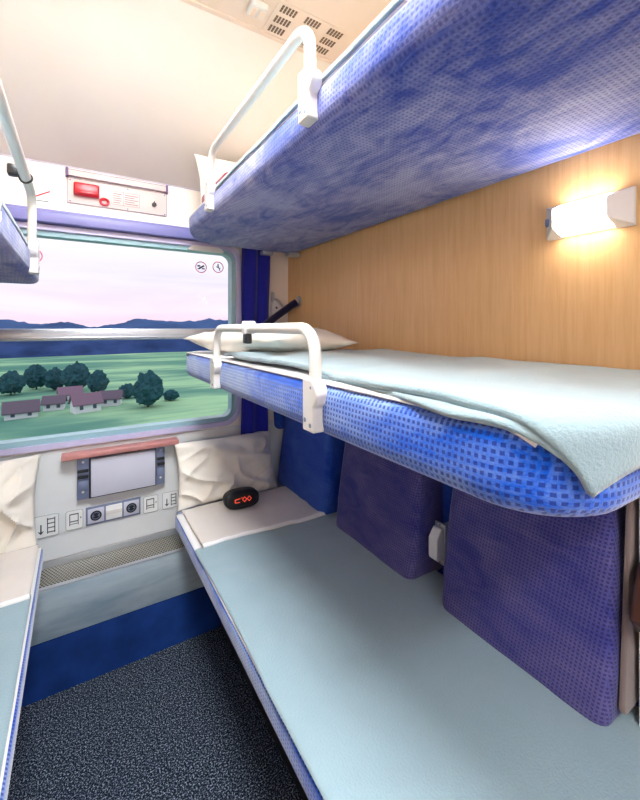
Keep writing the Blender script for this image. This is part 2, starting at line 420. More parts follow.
# upper right
o = Vector((.70, 1.05, 1.775))
ub = thing('upper_berth', 'upper berth on right wall, seen from below, worn blue cushion underside', 'berth', o, 'folding berths')
sub(cushion(MB(), XE, R - .002, .165, 1.875, 1.775, 1.862, 1, .18, .038, .016), o).build('mattress', M['moq_top'], ub)
rail(ub, o, XE - .004, 1.383, .684, 1.796, 2.004, 1)
for q in ((.93, .995, 1.80, 1.85, 1.755, 1.776), (.80, .86, 1.84, 1.88, 1.757, 1.776)): sub(MB().box(*q, bev=.004), o).build('hinge', M['alu'], ub)
# middle right
o = Vector((.70, 1.05, 1.175))
mbh = thing('middle_berth', 'middle berth with bright blue edge folded down along the wood panelled wall', 'berth', o, 'folding berths')
sub(cushion(MB(), XE, R - .002, .188, 1.87, 1.164, 1.268, 1, .12, .034, .022), o).build('mattress', M['moq'], mbh)
rail(mbh, o, XE - .004, 1.312, .664, 1.176, 1.379, 1, clip=1.02)
# lower right
def lower(x0, x1, y0, y1, side, label):
    o = Vector(((x0 + x1) / 2, 1.0, 0)); t = thing('lower_berth', label, 'berth', o, 'folding berths')
    sub(cushion(MB(), x0, x1, y0, y1, .482, .55, side, .03, .02, .012), o).build('mattress', M['moq'], t)
    bx = (x0 + .19, x1) if side > 0 else (x0, x1 - .19)
    sub(MB().box(bx[0], bx[1], y0 + .02, 1.77, .0, .482, bev=.006), o).build('base', M['seatbase'], t)
    return t
lower(.366, 1.05, .20, 1.83, 1, 'lower berth on the right under the middle one, its blue edge along the carpet')
lower(L + .002, -.112, .0, 1.83, -1, 'lower berth at left edge with narrow blue side beside the carpet')
# upper left
o = Vector((-.44, 1.0, 1.55))
ul = thing('upper_berth', 'upper berth at the left edge, only its far blue corner showing', 'berth', o, 'folding berths')
sub(cushion(MB(), L + .002, -.128, .165, 1.90, 1.55, 1.632, -1, .05, .02, .014), o).build('mattress', M['moq_top'], ul)
g = rail(ul, o, -.124, 1.535, .80, 1.552, 1.800, -1)
m = MB().tube([(-.124 + .0145 * math.cos(a), 1.36 + .004 * math.sin(2 * a), 1.80 + .0145 * math.sin(a)) for a in [2 * PI * k / 16 for k in range(16)]], .003, 8, closed=True)
m.box(-.165, -.14, 1.345, 1.375, 1.80, 1.83, bev=.005)
sub(m, o).build('clip', M['dark'], g)

# ------------------------------------------------------------------ bedding: cloth draped over rounded mattress outlines
def sdf(x, y, bx):
    x0, x1, y0, y1, r = bx; cx, cy = (x0 + x1) / 2, (y0 + y1) / 2; hx, hy = (x1 - x0) / 2 - r, (y1 - y0) / 2 - r
    qx, qy = abs(x - cx) - hx, abs(y - cy) - hy; sx, sy = (1 if x > cx else -1), (1 if y > cy else -1)
    if qx > 0 and qy > 0:
        l = math.hypot(qx, qy); return l - r, sx * qx / l, sy * qy / l
    return (qx - r, sx, 0) if qx > qy else (qy - r, 0, sy)
def drape(x, y, z, bx, bend=.012, gap=.006):
    d, gx, gy = sdf(x, y, bx); s = d + bend
    if s <= 0: return Vector((x, y, z))
    px, py = x - gx * s, y - gy * s
    rad = bend + gap; a = min(s / rad, PI / 2)
    out = rad * math.sin(a); dz = rad * (1 - math.cos(a))
    if s > rad * PI / 2: dz += s - rad * PI / 2
    return Vector((px + gx * out, py + gy * out, z - dz))
def wr(x, y, s, a): return a * (nz(x * s, y * s, 3.1) + .5 * nz(x * s * 2.3, y * s * 2.3, 7.7))

def bedcloth(name, bx, top, x0, x1, y0, y1, mat, label, cat, lift, thick, amp=.0, edge=None, group=None, nu=70, nv=150, sc=6):
    def fn(u, v):
        x = x0 + (x1 - x0) * u; y = y0 + (y1 - y0) * v
        if edge: x, y = edge(u, v, x, y)
        z = top + lift + max(-.5 * lift, wr(x, y, sc, amp))
        return drape(x, y, z, bx)
    ob = grid_obj(name, fn, nu, nv, mat, thick=thick, offset=1)
    return tag(ob, label, cat, group)
BXU = (XE, 1.1, .165, 1.875, .18); BXM = (XE, 1.1, .188, 1.87, .12); BXL = (.366, 1.1, .20, 1.83, .03); BXLL = (-.9, -.112, 0, 1.83, .03)
# bedsheets
bedcloth('bedsheet', BXU, 1.862, .412, .985, .19, 1.86, M['sheet'], 'white sheet edge along the top of the upper right berth', 'sheet', .001, .004, 0, nu=30, nv=60)
bedcloth('bedsheet', BXM, 1.268, .412, .985, .23, 1.85, M['sheet'], 'white sheet showing as a thin strip under the middle berth blanket', 'sheet', .001, .004, 0, nu=40, nv=80)
bedcloth('bedsheet', BXL, .55, .369, .93, .30, 1.80, M['sheet'], 'white sheet on the right lower berth, a thin edge beside the blanket', 'sheet', .001, .004, 0, nu=30, nv=60)
bedcloth('bedsheet', BXLL, .55, L + .02, -.117, .1, 1.80, M['sheet'], 'white sheet on the left lower berth, a thin line along its blue edge', 'sheet', .001, .004, 0, nu=30, nv=60)
# blankets
def e_mid(u, v, x, y):
    k = (1 - u) ** 3
    x += k * (.030 * max(0, min(1, (y - .33) / .3)) + .008 * math.sin(y * 9))
    k2 = (1 - v) ** 4; y += -(1 - v) ** 4 * .02 * u
    return x, y
bl = bedcloth('blanket', BXM, 1.268, .409, .985, .140, 1.34, M['blanket'], 'pale teal fleece blanket on the middle berth with its near corner hanging down', 'blanket', .015, .011, .010, e_mid, 'fleece blankets', sc=5)
def hem_fn(u, v):
    x = .413 + .075 * u; y = .150 + .56 * v
    xx, yy = e_mid(0, .5, x, y); xx = x + (xx - x) * (1 - u)
    xx += .010 * math.sin(y * 14) * (1 - u) - .004
    z = 1.268 + .005 + max(-.002, wr(xx, yy, 5, .006))
    return drape(xx, yy, z, BXM)
grid_obj('folded_hem', hem_fn, 12, 80, M['blanket'], bl, thick=.009, offset=1)
def e_low(u, v, x, y): return x + (1 - u) ** 4 * .003 * math.sin(y * 7), y
bedcloth('blanket', BXL, .55, .368, 1.02, .27, 1.46, M['blanket'], 'wide teal fleece blanket spread over the lower right berth below the seat backs', 'blanket', .007, .010, .005, e_low, 'fleece blankets', sc=7)
bedcloth('blanket', BXLL, .55, L + .03, -.121, .1, 1.475, M['blanket'], 'teal fleece blanket on the lower left berth below the beige sheet', 'blanket', .007, .010, .005, e_low, 'fleece blankets', nu=50, nv=90)
bedcloth('blanket', BXU, 1.862, .408, .985, .19, 1.35, M['blanket'], 'teal blanket edge above the upper right berth beside its guard rail', 'blanket', .006, .012, .004, None, 'fleece blankets', nu=40, nv=80)
bedcloth('blanket', (-.9, -.128, .165, 1.9, .05), 1.632, L + .03, -.135, .2, 1.6, M['blanket'], 'teal blanket edge on the upper left berth behind its rail', 'blanket', .006, .012, .004, None, 'fleece blankets', nu=40, nv=80)

# turned-down top sheets (soft slab with a folded lip)
def topsheet(x0, x1, y0, y1, label, flip=1):
    def fn(u, v):
        x = x0 + (x1 - x0) * u; y = y0 + (y1 - y0) * v
        y += .012 * math.sin(u * 5 + .5) * (1 - v)
        z = .5655 + .006 * nz(x * 9, y * 9, 2) + .003 * nz(x * 24, y * 24, 5) + .007 * max(0, 1 - abs(v - .03) / .06)
        return Vector((x, y, z))
    ob = grid_obj('top_sheet', fn, 40, 34, M['topsheet'], thick=.007, offset=1)
    tag(ob, label, 'sheet')
    lip = MB(); pts = []
    for i in range(41):
        u = i / 40; x = x0 + (x1 - x0) * u; y = y0 + .012 * math.sin(u * 5 + .5)
        pts.append((x, y, .5715 + .006 * nz(x * 9, y * 9, 2) + .003 * nz(x * 24, y * 24, 5)))
    lip.tube(pts, .0085, 10)
    lip.build('hem', M['sheet'], ob)
topsheet(.392, .915, 1.447, 1.79, 'beige grey sheet turned down in front of the right pillow')
topsheet(L + .05, -.124, 1.468, 1.79, 'beige sheet turned down below the pillow at the left edge')

def pillow(w, hgt, t, mat, seed, M4, label, ear=.06, group='pillows', amp=.012):
    """w along local x, hgt along local y, thickness z"""
    nu, nv = 84, 68; vs = []; fs = []
    for sgn in (1, -1):
        for j in range(nv + 1):
            for i in range(nu + 1):
                a = -1 + 2 * i / nu; c = -1 + 2 * j / nv
                pin = 1 - ear * (1 - abs(a) ** 2) * abs(c) ** 4; pin2 = 1 - ear * (1 - abs(c) ** 2) * abs(a) ** 4
                prof = max(0, (1 - abs(a) ** 3.0)) ** .6 * max(0, (1 - abs(c) ** 3.0)) ** .6
                x = a * w / 2 * pin2; y = c * hgt / 2 * pin
                z = sgn * t / 2 * prof
                q = amp * (nz(x * 7 + seed, y * 9, sgn + seed) + .6 * nz(x * 16 + seed, y * 14 - seed, sgn * 2) + .5 * (1 - abs(nz(x * 5 + y * 6, y * 3 + seed, 1)) * 2)) 
                fold = (1 - abs(nz(x * 4 + y * 7 + seed, y * 5 - x * 3, 4.4)) * 3.2); fold2 = (1 - abs(nz(y * 9 - x * 5 + seed, x * 6, 8.1)) * 3)
                q += amp * 1.3 * (max(0, fold) ** 2 - .3) + amp * .8 * max(0, fold2) ** 2
                z += q * min(1, prof * 1.6) + .010 * nz(x * 6 + seed, y * 6, 9)
                vs.append(M4 @ Vector((x, y, z)))
    n1 = (nu + 1) * (nv + 1)
    for s_ in range(2):
        for j in range(nv):
            for i in range(nu):
                q = [s_ * n1 + j * (nu + 1) + i, s_ * n1 + j * (nu + 1) + i + 1, s_ * n1 + (j + 1) * (nu + 1) + i + 1, s_ * n1 + (j + 1) * (nu + 1) + i]
                fs.append(q if s_ == 0 else q[::-1])
    m = MB(); m.add(vs, fs); ob = m.build('pillow', mat, uvs=False)
    bm = bmesh.new(); bm.from_mesh(ob.data); bmesh.ops.remove_doubles(bm, verts=bm.verts, dist=.0004); bmesh.ops.recalc_face_normals(bm, faces=bm.faces); bm.to_mesh(ob.data); bm.free()
    ob.data.shade_smooth()
    return tag(ob, label, 'pillow', group)
def T(loc, rx=0, ry=0, rz=0):
    return Matrix.Translation(loc) @ Matrix.Rotation(rz, 4, 'Z') @ Matrix.Rotation(rx, 4, 'X') @ Matrix.Rotation(ry, 4, 'Y')
D = math.radians
pillow(.50, .30, .10, M['pillow'], 3.3, T((.625, 1.862, .700), D(74), D(2)), 'cream pillow leaning on the wall behind the black digital clock', amp=.020)
pillow(.56, .36, .10, M['pillow'], 8.1, T((-.405, 1.858, .705), D(74), D(-2)), 'cream creased pillow at left edge leaning below the window', amp=.024)
pillow(.40, .64, .11, M['pillow'], 5.2, T((.645, 1.45, 1.328), D(-1), D(3), D(14)), 'cream pillow lying flat on the middle berth behind its guard rail', ear=.10, amp=.006)
pillow(.44, .28, .10, M['pillow'], 1.7, T((.65, 1.70, 2.005), D(72), D(3), D(2)), 'white pillow standing on the upper right berth at the window end', amp=.008)
# dark red cloth under the pillow on the upper berth
m = MB(); vs, fs = slab(rrect(.42, .56, 1.28, 1.60, .03), 1.868, 1.915, .018, .018, lambda a, c, hh: (a, c, hh + .004 * nz(a * 20, c * 20)))
tag(m.add(vs, fs).build('folded_cloth', M['darkred']), 'dark red folded cloth peeking out on the upper right berth', 'cloth')

# ------------------------------------------------------------------ seat backs
def seat_back(y0, y1, mat, label, zb=.546, side=None):
    o = Vector((1.0, (y0 + y1) / 2, zb)); t = thing('seat_back', label, 'seat back', o, 'seat backs under the middle berth')
    zt = 1.168; dz = zt - zb
    out = [(y0 + .025, zb), (y1 - .025, zb)]
    # outline (y,z): slightly narrower at the top, rounded lower corners
    out = (arc(y1 - .035, zb + .035, .035, -PI / 2, 0, 6) + [(y1 + .004, zb + .12), (y1 - .002, zb + .3), (y1 - .018, zb + .5), (y1 - .022, zt - .02), (y1 - .034, zt)] +
           [(y0 + .034, zt), (y0 + .022, zt - .02), (y0 + .018, zb + .5), (y0 + .002, zb + .3), (y0 - .004, zb + .12)] + arc(y0 + .035, zb + .035, .035, PI, 1.5 * PI, 6))
    def fn(a, c, hh):
        k = (c - zb) / dz; return (1.055 - hh * (1 - .52 * k), a, c)
    vs, fs = slab(out, 0, .158, .006, .028, fn, 6)
    sub(MB().add(vs, fs), o).build('cushion', mat, t)
    return t
seat_back(1.425, 1.90, M['moq_back2'], 'bright blue seat back next to the window, behind the cream pillow')
seat_back(.905, 1.345, M['moq_back'], 'violet blue middle seat back left of the grey seatbelt box')
sb = seat_back(.362, .792, M['moq_back'], 'violet blue seat back nearest the camera with taupe side')
o = Vector((1.0, .586, .556))
# taupe side panel of the nearest one
m = MB(); vs, fs = slab(rrect(.932, 1.05, .60, 1.14, .02), 0, .01, .002, .004, lambda a, c, hh: (a + (1.05 - a) / .118 * (c - .56) * .085, .364 - hh, c), 3)
sub(m.add(vs, fs), o).build('side_panel', M['welt'], sb)

# ------------------------------------------------------------------ seatbelt box
o = Vector((1.0, .862, .69)); t = thing('seatbelt_box', 'small grey plastic box screwed between the two violet seat backs', 'box', o)
sub(MB().box(.985, .992, .838, .880, .625, .755, bev=.002).box(.99, 1.056, .845, .873, .64, .74), o).build('mount_plate', M['alu'], t)
m = MB(); m.prism([(.985, .640), (.955, .648), (.950, .655), (.950, .715), (.972, .745), (.985, .745)], .034, lambda a, c, q: (a, .842 + q, c))
bo = sub(m, o).build('cover', M['white_plastic'], t); md = bo.modifiers.new('Bevel', 'BEVEL'); md.width = .004; md.segments = 2
for q in (.750, .631): sub(MB().disc((.985, .859, q), (-1, 0, 0), .003), o).build('screw', M['dark'], t)

# brown armrest end at the right edge
m = MB(); m.prism([(.905, .815), (.94, .90), (1.0, .955), (1.05, .955), (1.05, .78), (.93, .785)], .028, lambda a, c, q: (a, .300 + q, c))
ab = m.build('armrest', M['brown']); md = ab.modifiers.new('Bevel', 'BEVEL'); md.width = .008; md.segments = 3
tag(ab, 'dark brown armrest end at the right edge beside the nearest seat back', 'armrest')

# ------------------------------------------------------------------ reading lamp
def reading_lamp(label, glow_mat='lampglow'):
    o = Vector((1.0, .438, 1.637))
    t = thing('reading_lamp', label, 'lamp', o)
    ya, yb, z0, z1 = .346, .526, 1.596, 1.680
    sub(MB().box(.992, .9995, ya + .005, yb - .005, z0 + .003, z1 - .003, bev=.002), o).build('back_plate', M['white_plastic'], t)
    def cap(yo, yi, half):
        # frustum: outer end face smaller in depth, inner face full depth
        m = MB(); zc = (z0 + z1) / 2
        def sec(y, dep, hz, top): return [(.9995, y, zc - hz), (.9995, y, zc + hz), (1 - dep, y, zc + top), (1 - dep, y, zc - top)]
        a = sec(yo, .012, .042, .040); c = sec(yi, .052, .042, .022)
        m.add(a + c, [[0, 1, 2, 3], [7, 6, 5, 4], [0, 4, 5, 1], [1, 5, 6, 2], [2, 6, 7, 3], [3, 7, 4, 0]])
        ob = sub(m, o).build('end_cap', M['white_plastic'], t, smooth=False); md = ob.modifiers.new('Bevel', 'BEVEL'); md.width = .002; md.segments = 2
        return ob
    cap(ya, ya + .036, 1); c2 = cap(yb, yb - .034, 1)
    sub(MB().cyl((.978, yb - .020, 1.636), (.974, yb - .006, 1.636), .010, 16), o).build('switch', M['grey_metal'], c2)
    prof = [(.9995, z0 + .004)] + [(1 - .046 * math.sin(a) ** .8, 1.638 - .037 * math.cos(a)) for a in [PI * k / 14 for k in range(1, 14)]] + [(.9995, z1 - .004)]
    m = MB().prism(prof, yb - .035 - (ya + .037), lambda a, c, q: (a, ya + .037 + q, c))
    sub(m, o).build('diffuser', M[glow_mat], t)
    return t
reading_lamp('glowing white wall lamp on the wood panelling below the upper berth')
# added unseen twins: left wall for fill, upper pair to brighten the sloping wall
t = reading_lamp('added fill lamp on the left wall, outside the picture at left'); t.location = (L, .438, 1.36); t.rotation_euler = (0, 0, PI)
t = reading_lamp('added fill lamp above the upper right berth, hidden by it', 'fillglow'); t.location = (R, .45, 2.18)
t = reading_lamp('added fill lamp above the upper left berth, outside the picture', 'fillglow'); t.location = (L, .35, 2.10); t.rotation_euler = (0, 0, PI)
# ------------------------------------------------------------------ ceiling lamp (above the frame)
def ceiling_lamp(x, y, lx, ly, label):
    o = Vector((x, y, CEIL)); t = thing('ceiling_lamp', label, 'lamp', o)
    sub(MB().box(x - lx / 2 - .02, x + lx / 2 + .02, y - ly / 2 - .02, y + ly / 2 + .02, CEIL - .03, CEIL - .002, bev=.006), o).build('housing', M['white'], t)
    sub(MB().box(x - lx / 2, x + lx / 2, y - ly / 2, y + ly / 2, CEIL - .042, CEIL - .029, bev=.004), o).build('diffuser', M['ceilglow'], t)
ceiling_lamp(.12, .64, .46, .60, 'flat ceiling lamp of the compartment above the aisle')
ceiling_lamp(.2, -.85, 1.5, .25, 'added long fill lamp on the corridor ceiling behind the open door')  # added out of view, fills in light from behind the camera

# ------------------------------------------------------------------ ceiling fittings in view
o = Vector((.525, 1.26, CEIL)); t = thing('smoke_detector', 'small white box on the ceiling left of the vent slots', 'detector', o)
sub(MB().box(.495, .556, 1.225, 1.285, CEIL - .026, CEIL - .001, bev=.008, seg=3), o).build('housing', M['white'], t)
for xa in (.502, .530): sub(MB().box(xa, xa + .019, 1.236, 1.275, CEIL - .029, CEIL - .024, bev=.001), o).build('vent_cover', M['ceil'], t)
o = Vector((.725, 1.267, CEIL)); t = thing('ceiling_vent', 'beige ceiling panel with nine patches of vent slots above the rail', 'vent', o)
sub(MB().box(.58, .88, 1.19, 1.345, CEIL - .003, CEIL - .0005), o).build('panel', M['ceil'], t)
for cx in (.627, .724, .822):
    for cy in (1.217, 1.268, 1.317):
        m = MB()
        for k in range(5):
            for q in (0, 1, 2): m.box(cx - .030 + k * .0125, cx - .030 + k * .0125 + .0075, cy - .0155 + q * .011, cy - .0155 + q * .011 + .0085, CEIL - .0048, CEIL - .0028)
        sub(m, o).build('slot_patch', M['slot'], t)
structure(MB().box(L, R, SLY - .012, SLY + .006, CEIL - .006, CEIL), 'trim_6', M['ceil'])

# ------------------------------------------------------------------ curtains
def curtain(x0, x1, z0, z1, yc, label, folds):
    def fn(u, v):
        z = z0 + (z1 - z0) * v; x = x0 + (x1 - x0) * u + .012 * (v - .4)
        return Vector((x + .004 * math.sin(v * 6 + u * 9), yc + .013 * math.sin(u * folds * 2 * PI + .3 * math.sin(v * 4)) * (.7 + .3 * v) + .006 * nz(u * 3, v * 4), z))
    ob = grid_obj('curtain', fn, 60, 30, M['curtain'], thick=.003, offset=0); return tag(ob, label, 'curtain', 'window curtains')
curtain(.712, .862, .805, 1.98, 1.908, 'royal blue curtain gathered at the right of the window', 2)
curtain(-.44, -.268, .865, 1.80, 1.918, 'royal blue curtain gathered at the left end of the window', 3.5)
# navy fabric bundle below the middle berth beside the pillow
curtain_end = MB(); vs, fs = slab(rrect(.885, .96, .83, 1.17, .03), 0, .05, .02, .02, lambda a, c, hh: (a + (1.17 - c) * .06, 1.905 + hh * .7, c))
tag(curtain_end.add(vs, fs).build('wall_pad', M['moq_back2']), 'narrow dark blue pad on the corner beside the blue seat back', 'pad')

# ------------------------------------------------------------------ support strap and wall fitting
o = Vector((1.0, 1.822, 1.52)); t = thing('support_strap', 'dark navy strap running from the wood wall down to the middle berth', 'strap', o)
P = [Vector((.985, 1.822, 1.518)), Vector((.955, 1.835, 1.495)), Vector((.90, 1.865, 1.45)), Vector((.82, 1.89, 1.385)), Vector((.72, 1.90, 1.30)), Vector((.69, 1.905, 1.27))]
sub(MB().tube(P, .019, 12), o).build('strap', M['strap'], t)
sub(MB().disc((.9995, 1.822, 1.522), (-1, 0, 0), .030, .008, 20).cyl((.995, 1.822, 1.522), (.975, 1.822, 1.520), .014), o).build('anchor', M['alu'], t)
o = Vector((.925, W, 1.49)); t = thing('wall_fitting', 'white oval metal fitting on the wall between curtain and wood panel', 'fitting', o)
vs, fs = slab([(.925 + .036 * math.cos(a), 1.485 + .055 * math.sin(a)) for a in [2 * PI * k / 24 for k in range(24)]], 0, .022, .002, .010, lambda a, c, hh: (a, W - hh, c))
sub(MB().add(vs, fs), o).build('body', M['white_plastic'], t)
sub(MB().tube([(.905, W - .024, 1.54), (.925, W - .032, 1.525), (.955, W - .030, 1.49), (.962, W - .024, 1.455)], .006, 10), o).build('lever', M['alu'], t)
sub(MB().box(.893, .91, W - .016, W - .001, 1.52, 1.575, bev=.004), o).build('catch', M['alu'], t)
for q in ((.918, 1.49), (.93, 1.455)): sub(MB().disc((q[0], W - .0215, q[1]), (0, -1, 0), .006, .002), o).build('screw', M['dark'], t)

# ------------------------------------------------------------------ folding table under the window
o = Vector((.17, W, .75)); t = thing('folding_table', 'folded down table panel with reddish wooden edge under the window', 'table', o)
sub(MB().box(-.058, .40, 1.885, W - .007, .838, .862, bev=.006, seg=3), o).build('ledge', M['pinkwood'], t)
sub(MB().box(.046, .300, 1.905, 1.925, .664, .826, bev=.003), o).build('panel', M['panel_grey'], t)
sub(MB().box(.040, .306, 1.925, 1.944, .655, .836), o).build('back_frame', M['dark'], t)
for xa, xb in ((-.004, .040), (.306, .342)):
    br = sub(MB().box(xa, xb, 1.92, 1.944, .658, .838, bev=.002).box(xa + .004, xb - .004, 1.912, 1.92, .70, .74, bev=.002), o).build('side_bracket', M['grey_metal'], t)
    for q in (.750, .775): sub(MB().box(xa + .002, xb - .002, 1.905, 1.921, q, q + .010, bev=.001), o).build('clasp', M['dark'], br)
    for q in (.69, .815): sub(MB().disc(((xa + xb) / 2, 1.921, q), (0, -1, 0), .005, .003), o).build('screw', M['white_plastic'], br)

# ------------------------------------------------------------------ power sockets
FY = W - .006
o = Vector((.135, FY, .572)); t = thing('power_socket', 'grey double power socket panel with two round black outlets below the table', 'socket', o)
sub(MB().box(.028, .242, FY - .006, FY - .0005, .534, .612, bev=.002), o).build('frame', M['grey_metal'], t)
sub(MB().box(.103, .167, FY - .010, FY - .0055, .542, .604, bev=.002), o).build('blank_cover', M['sign'], t)
sub(MB().box(.103, .167, FY - .0115, FY - .0095, .566, .582), o).build('label_strip', M['white'], t)
for cx in (.066, .204):
    s_ = sub(MB().box(cx - .031, cx + .031, FY - .010, FY - .0055, .542, .604, bev=.002), o).build('socket', M['panel_grey'], t)
    sub(MB().disc((cx, FY - .0098, .573), (0, -1, 0), .0215, .0012, 24), o).build('outlet', M['dark'], s_)
    for q in (-.009, .009): sub(MB().disc((cx + q, FY - .011, .573), (0, -1, 0), .003, .0008, 10), o).build('contact', M['grey_metal'], s_)
    k = MB(); k.tube([(cx + .014 * math.cos(a), FY - .0112, .573 + .014 * math.sin(a)) for a in [2 * PI * i / 20 for i in range(20)]], .0012, 6, closed=True)
    sub(k, o).build('outlet_ring', M['grey_metal'], s_)

# ------------------------------------------------------------------ pictogram signs
def sign(x0, x1, z0, z1, label, kind):
    o = Vector(((x0 + x1) / 2, FY, (z0 + z1) / 2)); t = thing('pictogram_sign', label, 'sign', o, 'pictogram signs beside the sockets')
    b = MB(); b.prism(rrect(x0, x1, z0, z1, .008, 5), .003, lambda a, c, q: (a, FY - .0035 + q, c)); sub(b, o).build('plate', M['sign'], t)
    y0, y1 = FY - .0045, FY - .003; k = MB(); w = x1 - x0; hh = z1 - z0
    def bar(a0, a1, c0, c1): k.box(x0 + a0 * w, x0 + a1 * w, y0, y1, z0 + c0 * hh, z0 + c1 * hh)
    if kind == 'ladder':
        bar(.52, .56, .14, .86); bar(.82, .86, .14, .86)
        for c in (.2, .4, .6, .8): bar(.54, .84, c - .02, c + .02)
        bar(.24, .30, .2, .60); k.prism([(x0 + .27 * w, z0 + .14 * hh), (x0 + .40 * w, z0 + .30 * hh), (x0 + .27 * w, z0 + .25 * hh), (x0 + .14 * w, z0 + .30 * hh)], .0015, lambda a, c, q: (a, y0 + q, c))
    else:
        bar(.2, .74, .78, .83); bar(.2, .25, .22, .83); bar(.69, .74, .22, .83); bar(.2, .74, .40, .45); bar(.26, .68, .28, .31); bar(.84, .9, .52, .60)
    sub(k, o).build('pictogram', M['ink'], t)
    ro = [(a, FY - .0036, c) for a, c in rrect(x0, x1, z0, z1, .008, 5)]
    sub(MB().tube(ro, .0010, 6, closed=True), o).build('border', M['border'], t)
sign(-.150, -.068, .528, .616, 'ladder and arrow sign left of the sockets, beside the left pillow', 'ladder')
sign(-.043, .018, .533, .612, 'small white berth pictogram sign directly left of the sockets', 'berth')
sign(.254, .316, .530, .606, 'small white berth pictogram sign directly right of the sockets', 'berth')
sign(.336, .408, .530, .606, 'ladder and arrow sign beside the right pillow', 'ladder')

# ------------------------------------------------------------------ emergency panel above the window
o = Vector((.16, W, 1.97)); t = thing('emergency_panel', 'white emergency brake panel with red handle above the window', 'emergency panel', o)
sub(MB().box(-.038, .356, W - .006, W - .0005, 1.906, 2.012, bev=.002), o).build('plate', M['cream_plate'], t)
m = MB()
for a in ((-.038, .356, 1.906, 1.9075), (-.038, .356, 2.010, 2.0115), (-.038, -.0365, 1.906, 2.0115), (.3545, .356, 1.906, 2.0115)): m.box(a[0], a[1], W - .0068, W - .005, a[2], a[3])
sub(m, o).build('plate_edge', M['purpleink'], t)
fl = sub(MB().box(-.036, .352, W - .016, W - .001, 2.018, 2.044, bev=.003), o).build('flap_bar', M['cream_plate'], t)
for q in (-.044, .350): sub(MB().box(q, q + .010, W - .02, W - .001, 2.012, 2.05, bev=.003), o).build('hinge', M['purpleink'], fl)
for q in (2.0435, 2.0175): sub(MB().box(-.034, .35, W - .0168, W - .015, q, q + .0015), o).build('edge_line', M['purpleink'], fl)
hd = sub(MB().box(-.016, .078, W - .03, W - .005, 1.938, 1.992, bev=.006, seg=3).box(-.012, .074, W - .036, W - .029, 1.944, 1.958, bev=.003), o).build('handle', M['red'], t)
sub(MB().tube([(.098 + .015 * math.cos(a), W - .012, 1.929 + .013 * math.sin(a)) for a in [2 * PI * i / 20 for i in range(20)]], .0055, 8, closed=True), o).build('seal_ring', M['red'], hd)
m = MB()
m.box(.126, .238, W - .0072, W - .0058, 1.984, 1.985).box(.126, .238, W - .0072, W - .0058, 1.926, 1.927).box(.126, .127, W - .0072, W - .0058, 1.926, 1.985).box(.237, .238, W - .0072, W - .0058, 1.926, 1.985).box(.172, .173, W - .0072, W - .0058, 1.926, 1.985)
for k in range(5):
    z = 1.974 - k * .0095
    for (a0, a1) in ((.132, .166 - .008 * (k % 3 == 1)), (.178, .232 - .014 * (k % 2))): m.box(a0, a1, W - .0072, W - .0058, z - .0014, z + .0014)
sub(m, o).build('instruction_text', M['greyink'], t)
sub(MB().disc((.300, W - .0055, 1.951), (0, -1, 0), .011, .010, 6).box(.2985, .3015, W - .02, W - .015, 1.952, 1.966), o).build('key_lock', M['dark'], t)
for x in (-.028, .19, .346):
    for z in (1.914, 2.003): sub(MB().disc((x, W - .0058, z), (0, -1, 0), .0028, .001, 10), o).build('screw', M['purpleink'], t)

# card with red diagonal
o = Vector((-.13, W, 1.915)); t = thing('warning_card', 'small white card with a red diagonal line above the window, left', 'sign', o)
sub(MB().box(-.165, -.097, W - .004, W - .0005, 1.880, 1.946), o).build('card', M['sign'], t)
sub(MB().prism([(-.165, 1.899), (-.165, 1.905), (-.098, 1.943), (-.098, 1.937)], .0012, lambda a, c, q: (a, W - .005 + q, c)), o).build('red_line', M['red'], t)
sub(MB().box(-.160, -.102, W - .0049, W - .0038, 1.896, 1.899), o).build('grey_line', M['ink'], t)

# stickers on the pane
PY = W + .022
def sticker(cx, cz, label, kind):
    o = Vector((cx, PY, cz)); t = thing('window_sticker', label, 'sticker', o, 'round stickers on the window')
    sub(MB().disc((cx, PY - .0002, cz), (0, -1, 0), .025, .0008, 28), o).build('film', M['glass'], t, uvs=False)
    sub(MB().tube([(cx + .0265 * math.cos(a), PY - .0015, cz + .0265 * math.sin(a)) for a in [2 * PI * i / 32 for i in range(32)]], .0020, 6, closed=True), o).build('red_ring', M['redsoft'] if 'redsoft' in M else M['red'], t)
    k = MB(); y0, y1 = PY - .0022, PY - .0009
    if kind == 'smoke':
        k.prism([(cx - .018, cz - .008), (cx - .010, cz - .012), (cx + .018, cz + .006), (cx + .012, cz + .012)], .0012, lambda a, c, q: (a, y0 + q, c))
        k.box(cx - .018, cx - .004, y0, y1, cz + .002, cz + .010).box(cx + .004, cx + .018, y0, y1, cz - .010, cz - .004)
    else:
        k.box(cx - .003, cx + .003, y0, y1, cz - .004, cz + .016)
        k.prism([(cx - .010, cz + .004), (cx + .012, cz - .004), (cx + .012, cz - .008), (cx - .010, cz)], .0012, lambda a, c, q: (a, y0 + q, c))
        k.prism([(cx, cz), (cx + .004, cz), (cx + .012, cz - .018), (cx + .008, cz - .018)], .0012, lambda a, c, q: (a, y0 + q, c))
    sub(k, o).build('symbol', M['ink'], t)
sticker(.523, 1.684, 'red ringed sticker on the window, left one of the upper right pair', 'smoke')
sticker(.609, 1.691, 'red ringed sticker on the window nearest the curtain', 'lean')
sticker(-.152, 1.676, 'red ringed sticker on the window behind the upper left berth', 'smoke')

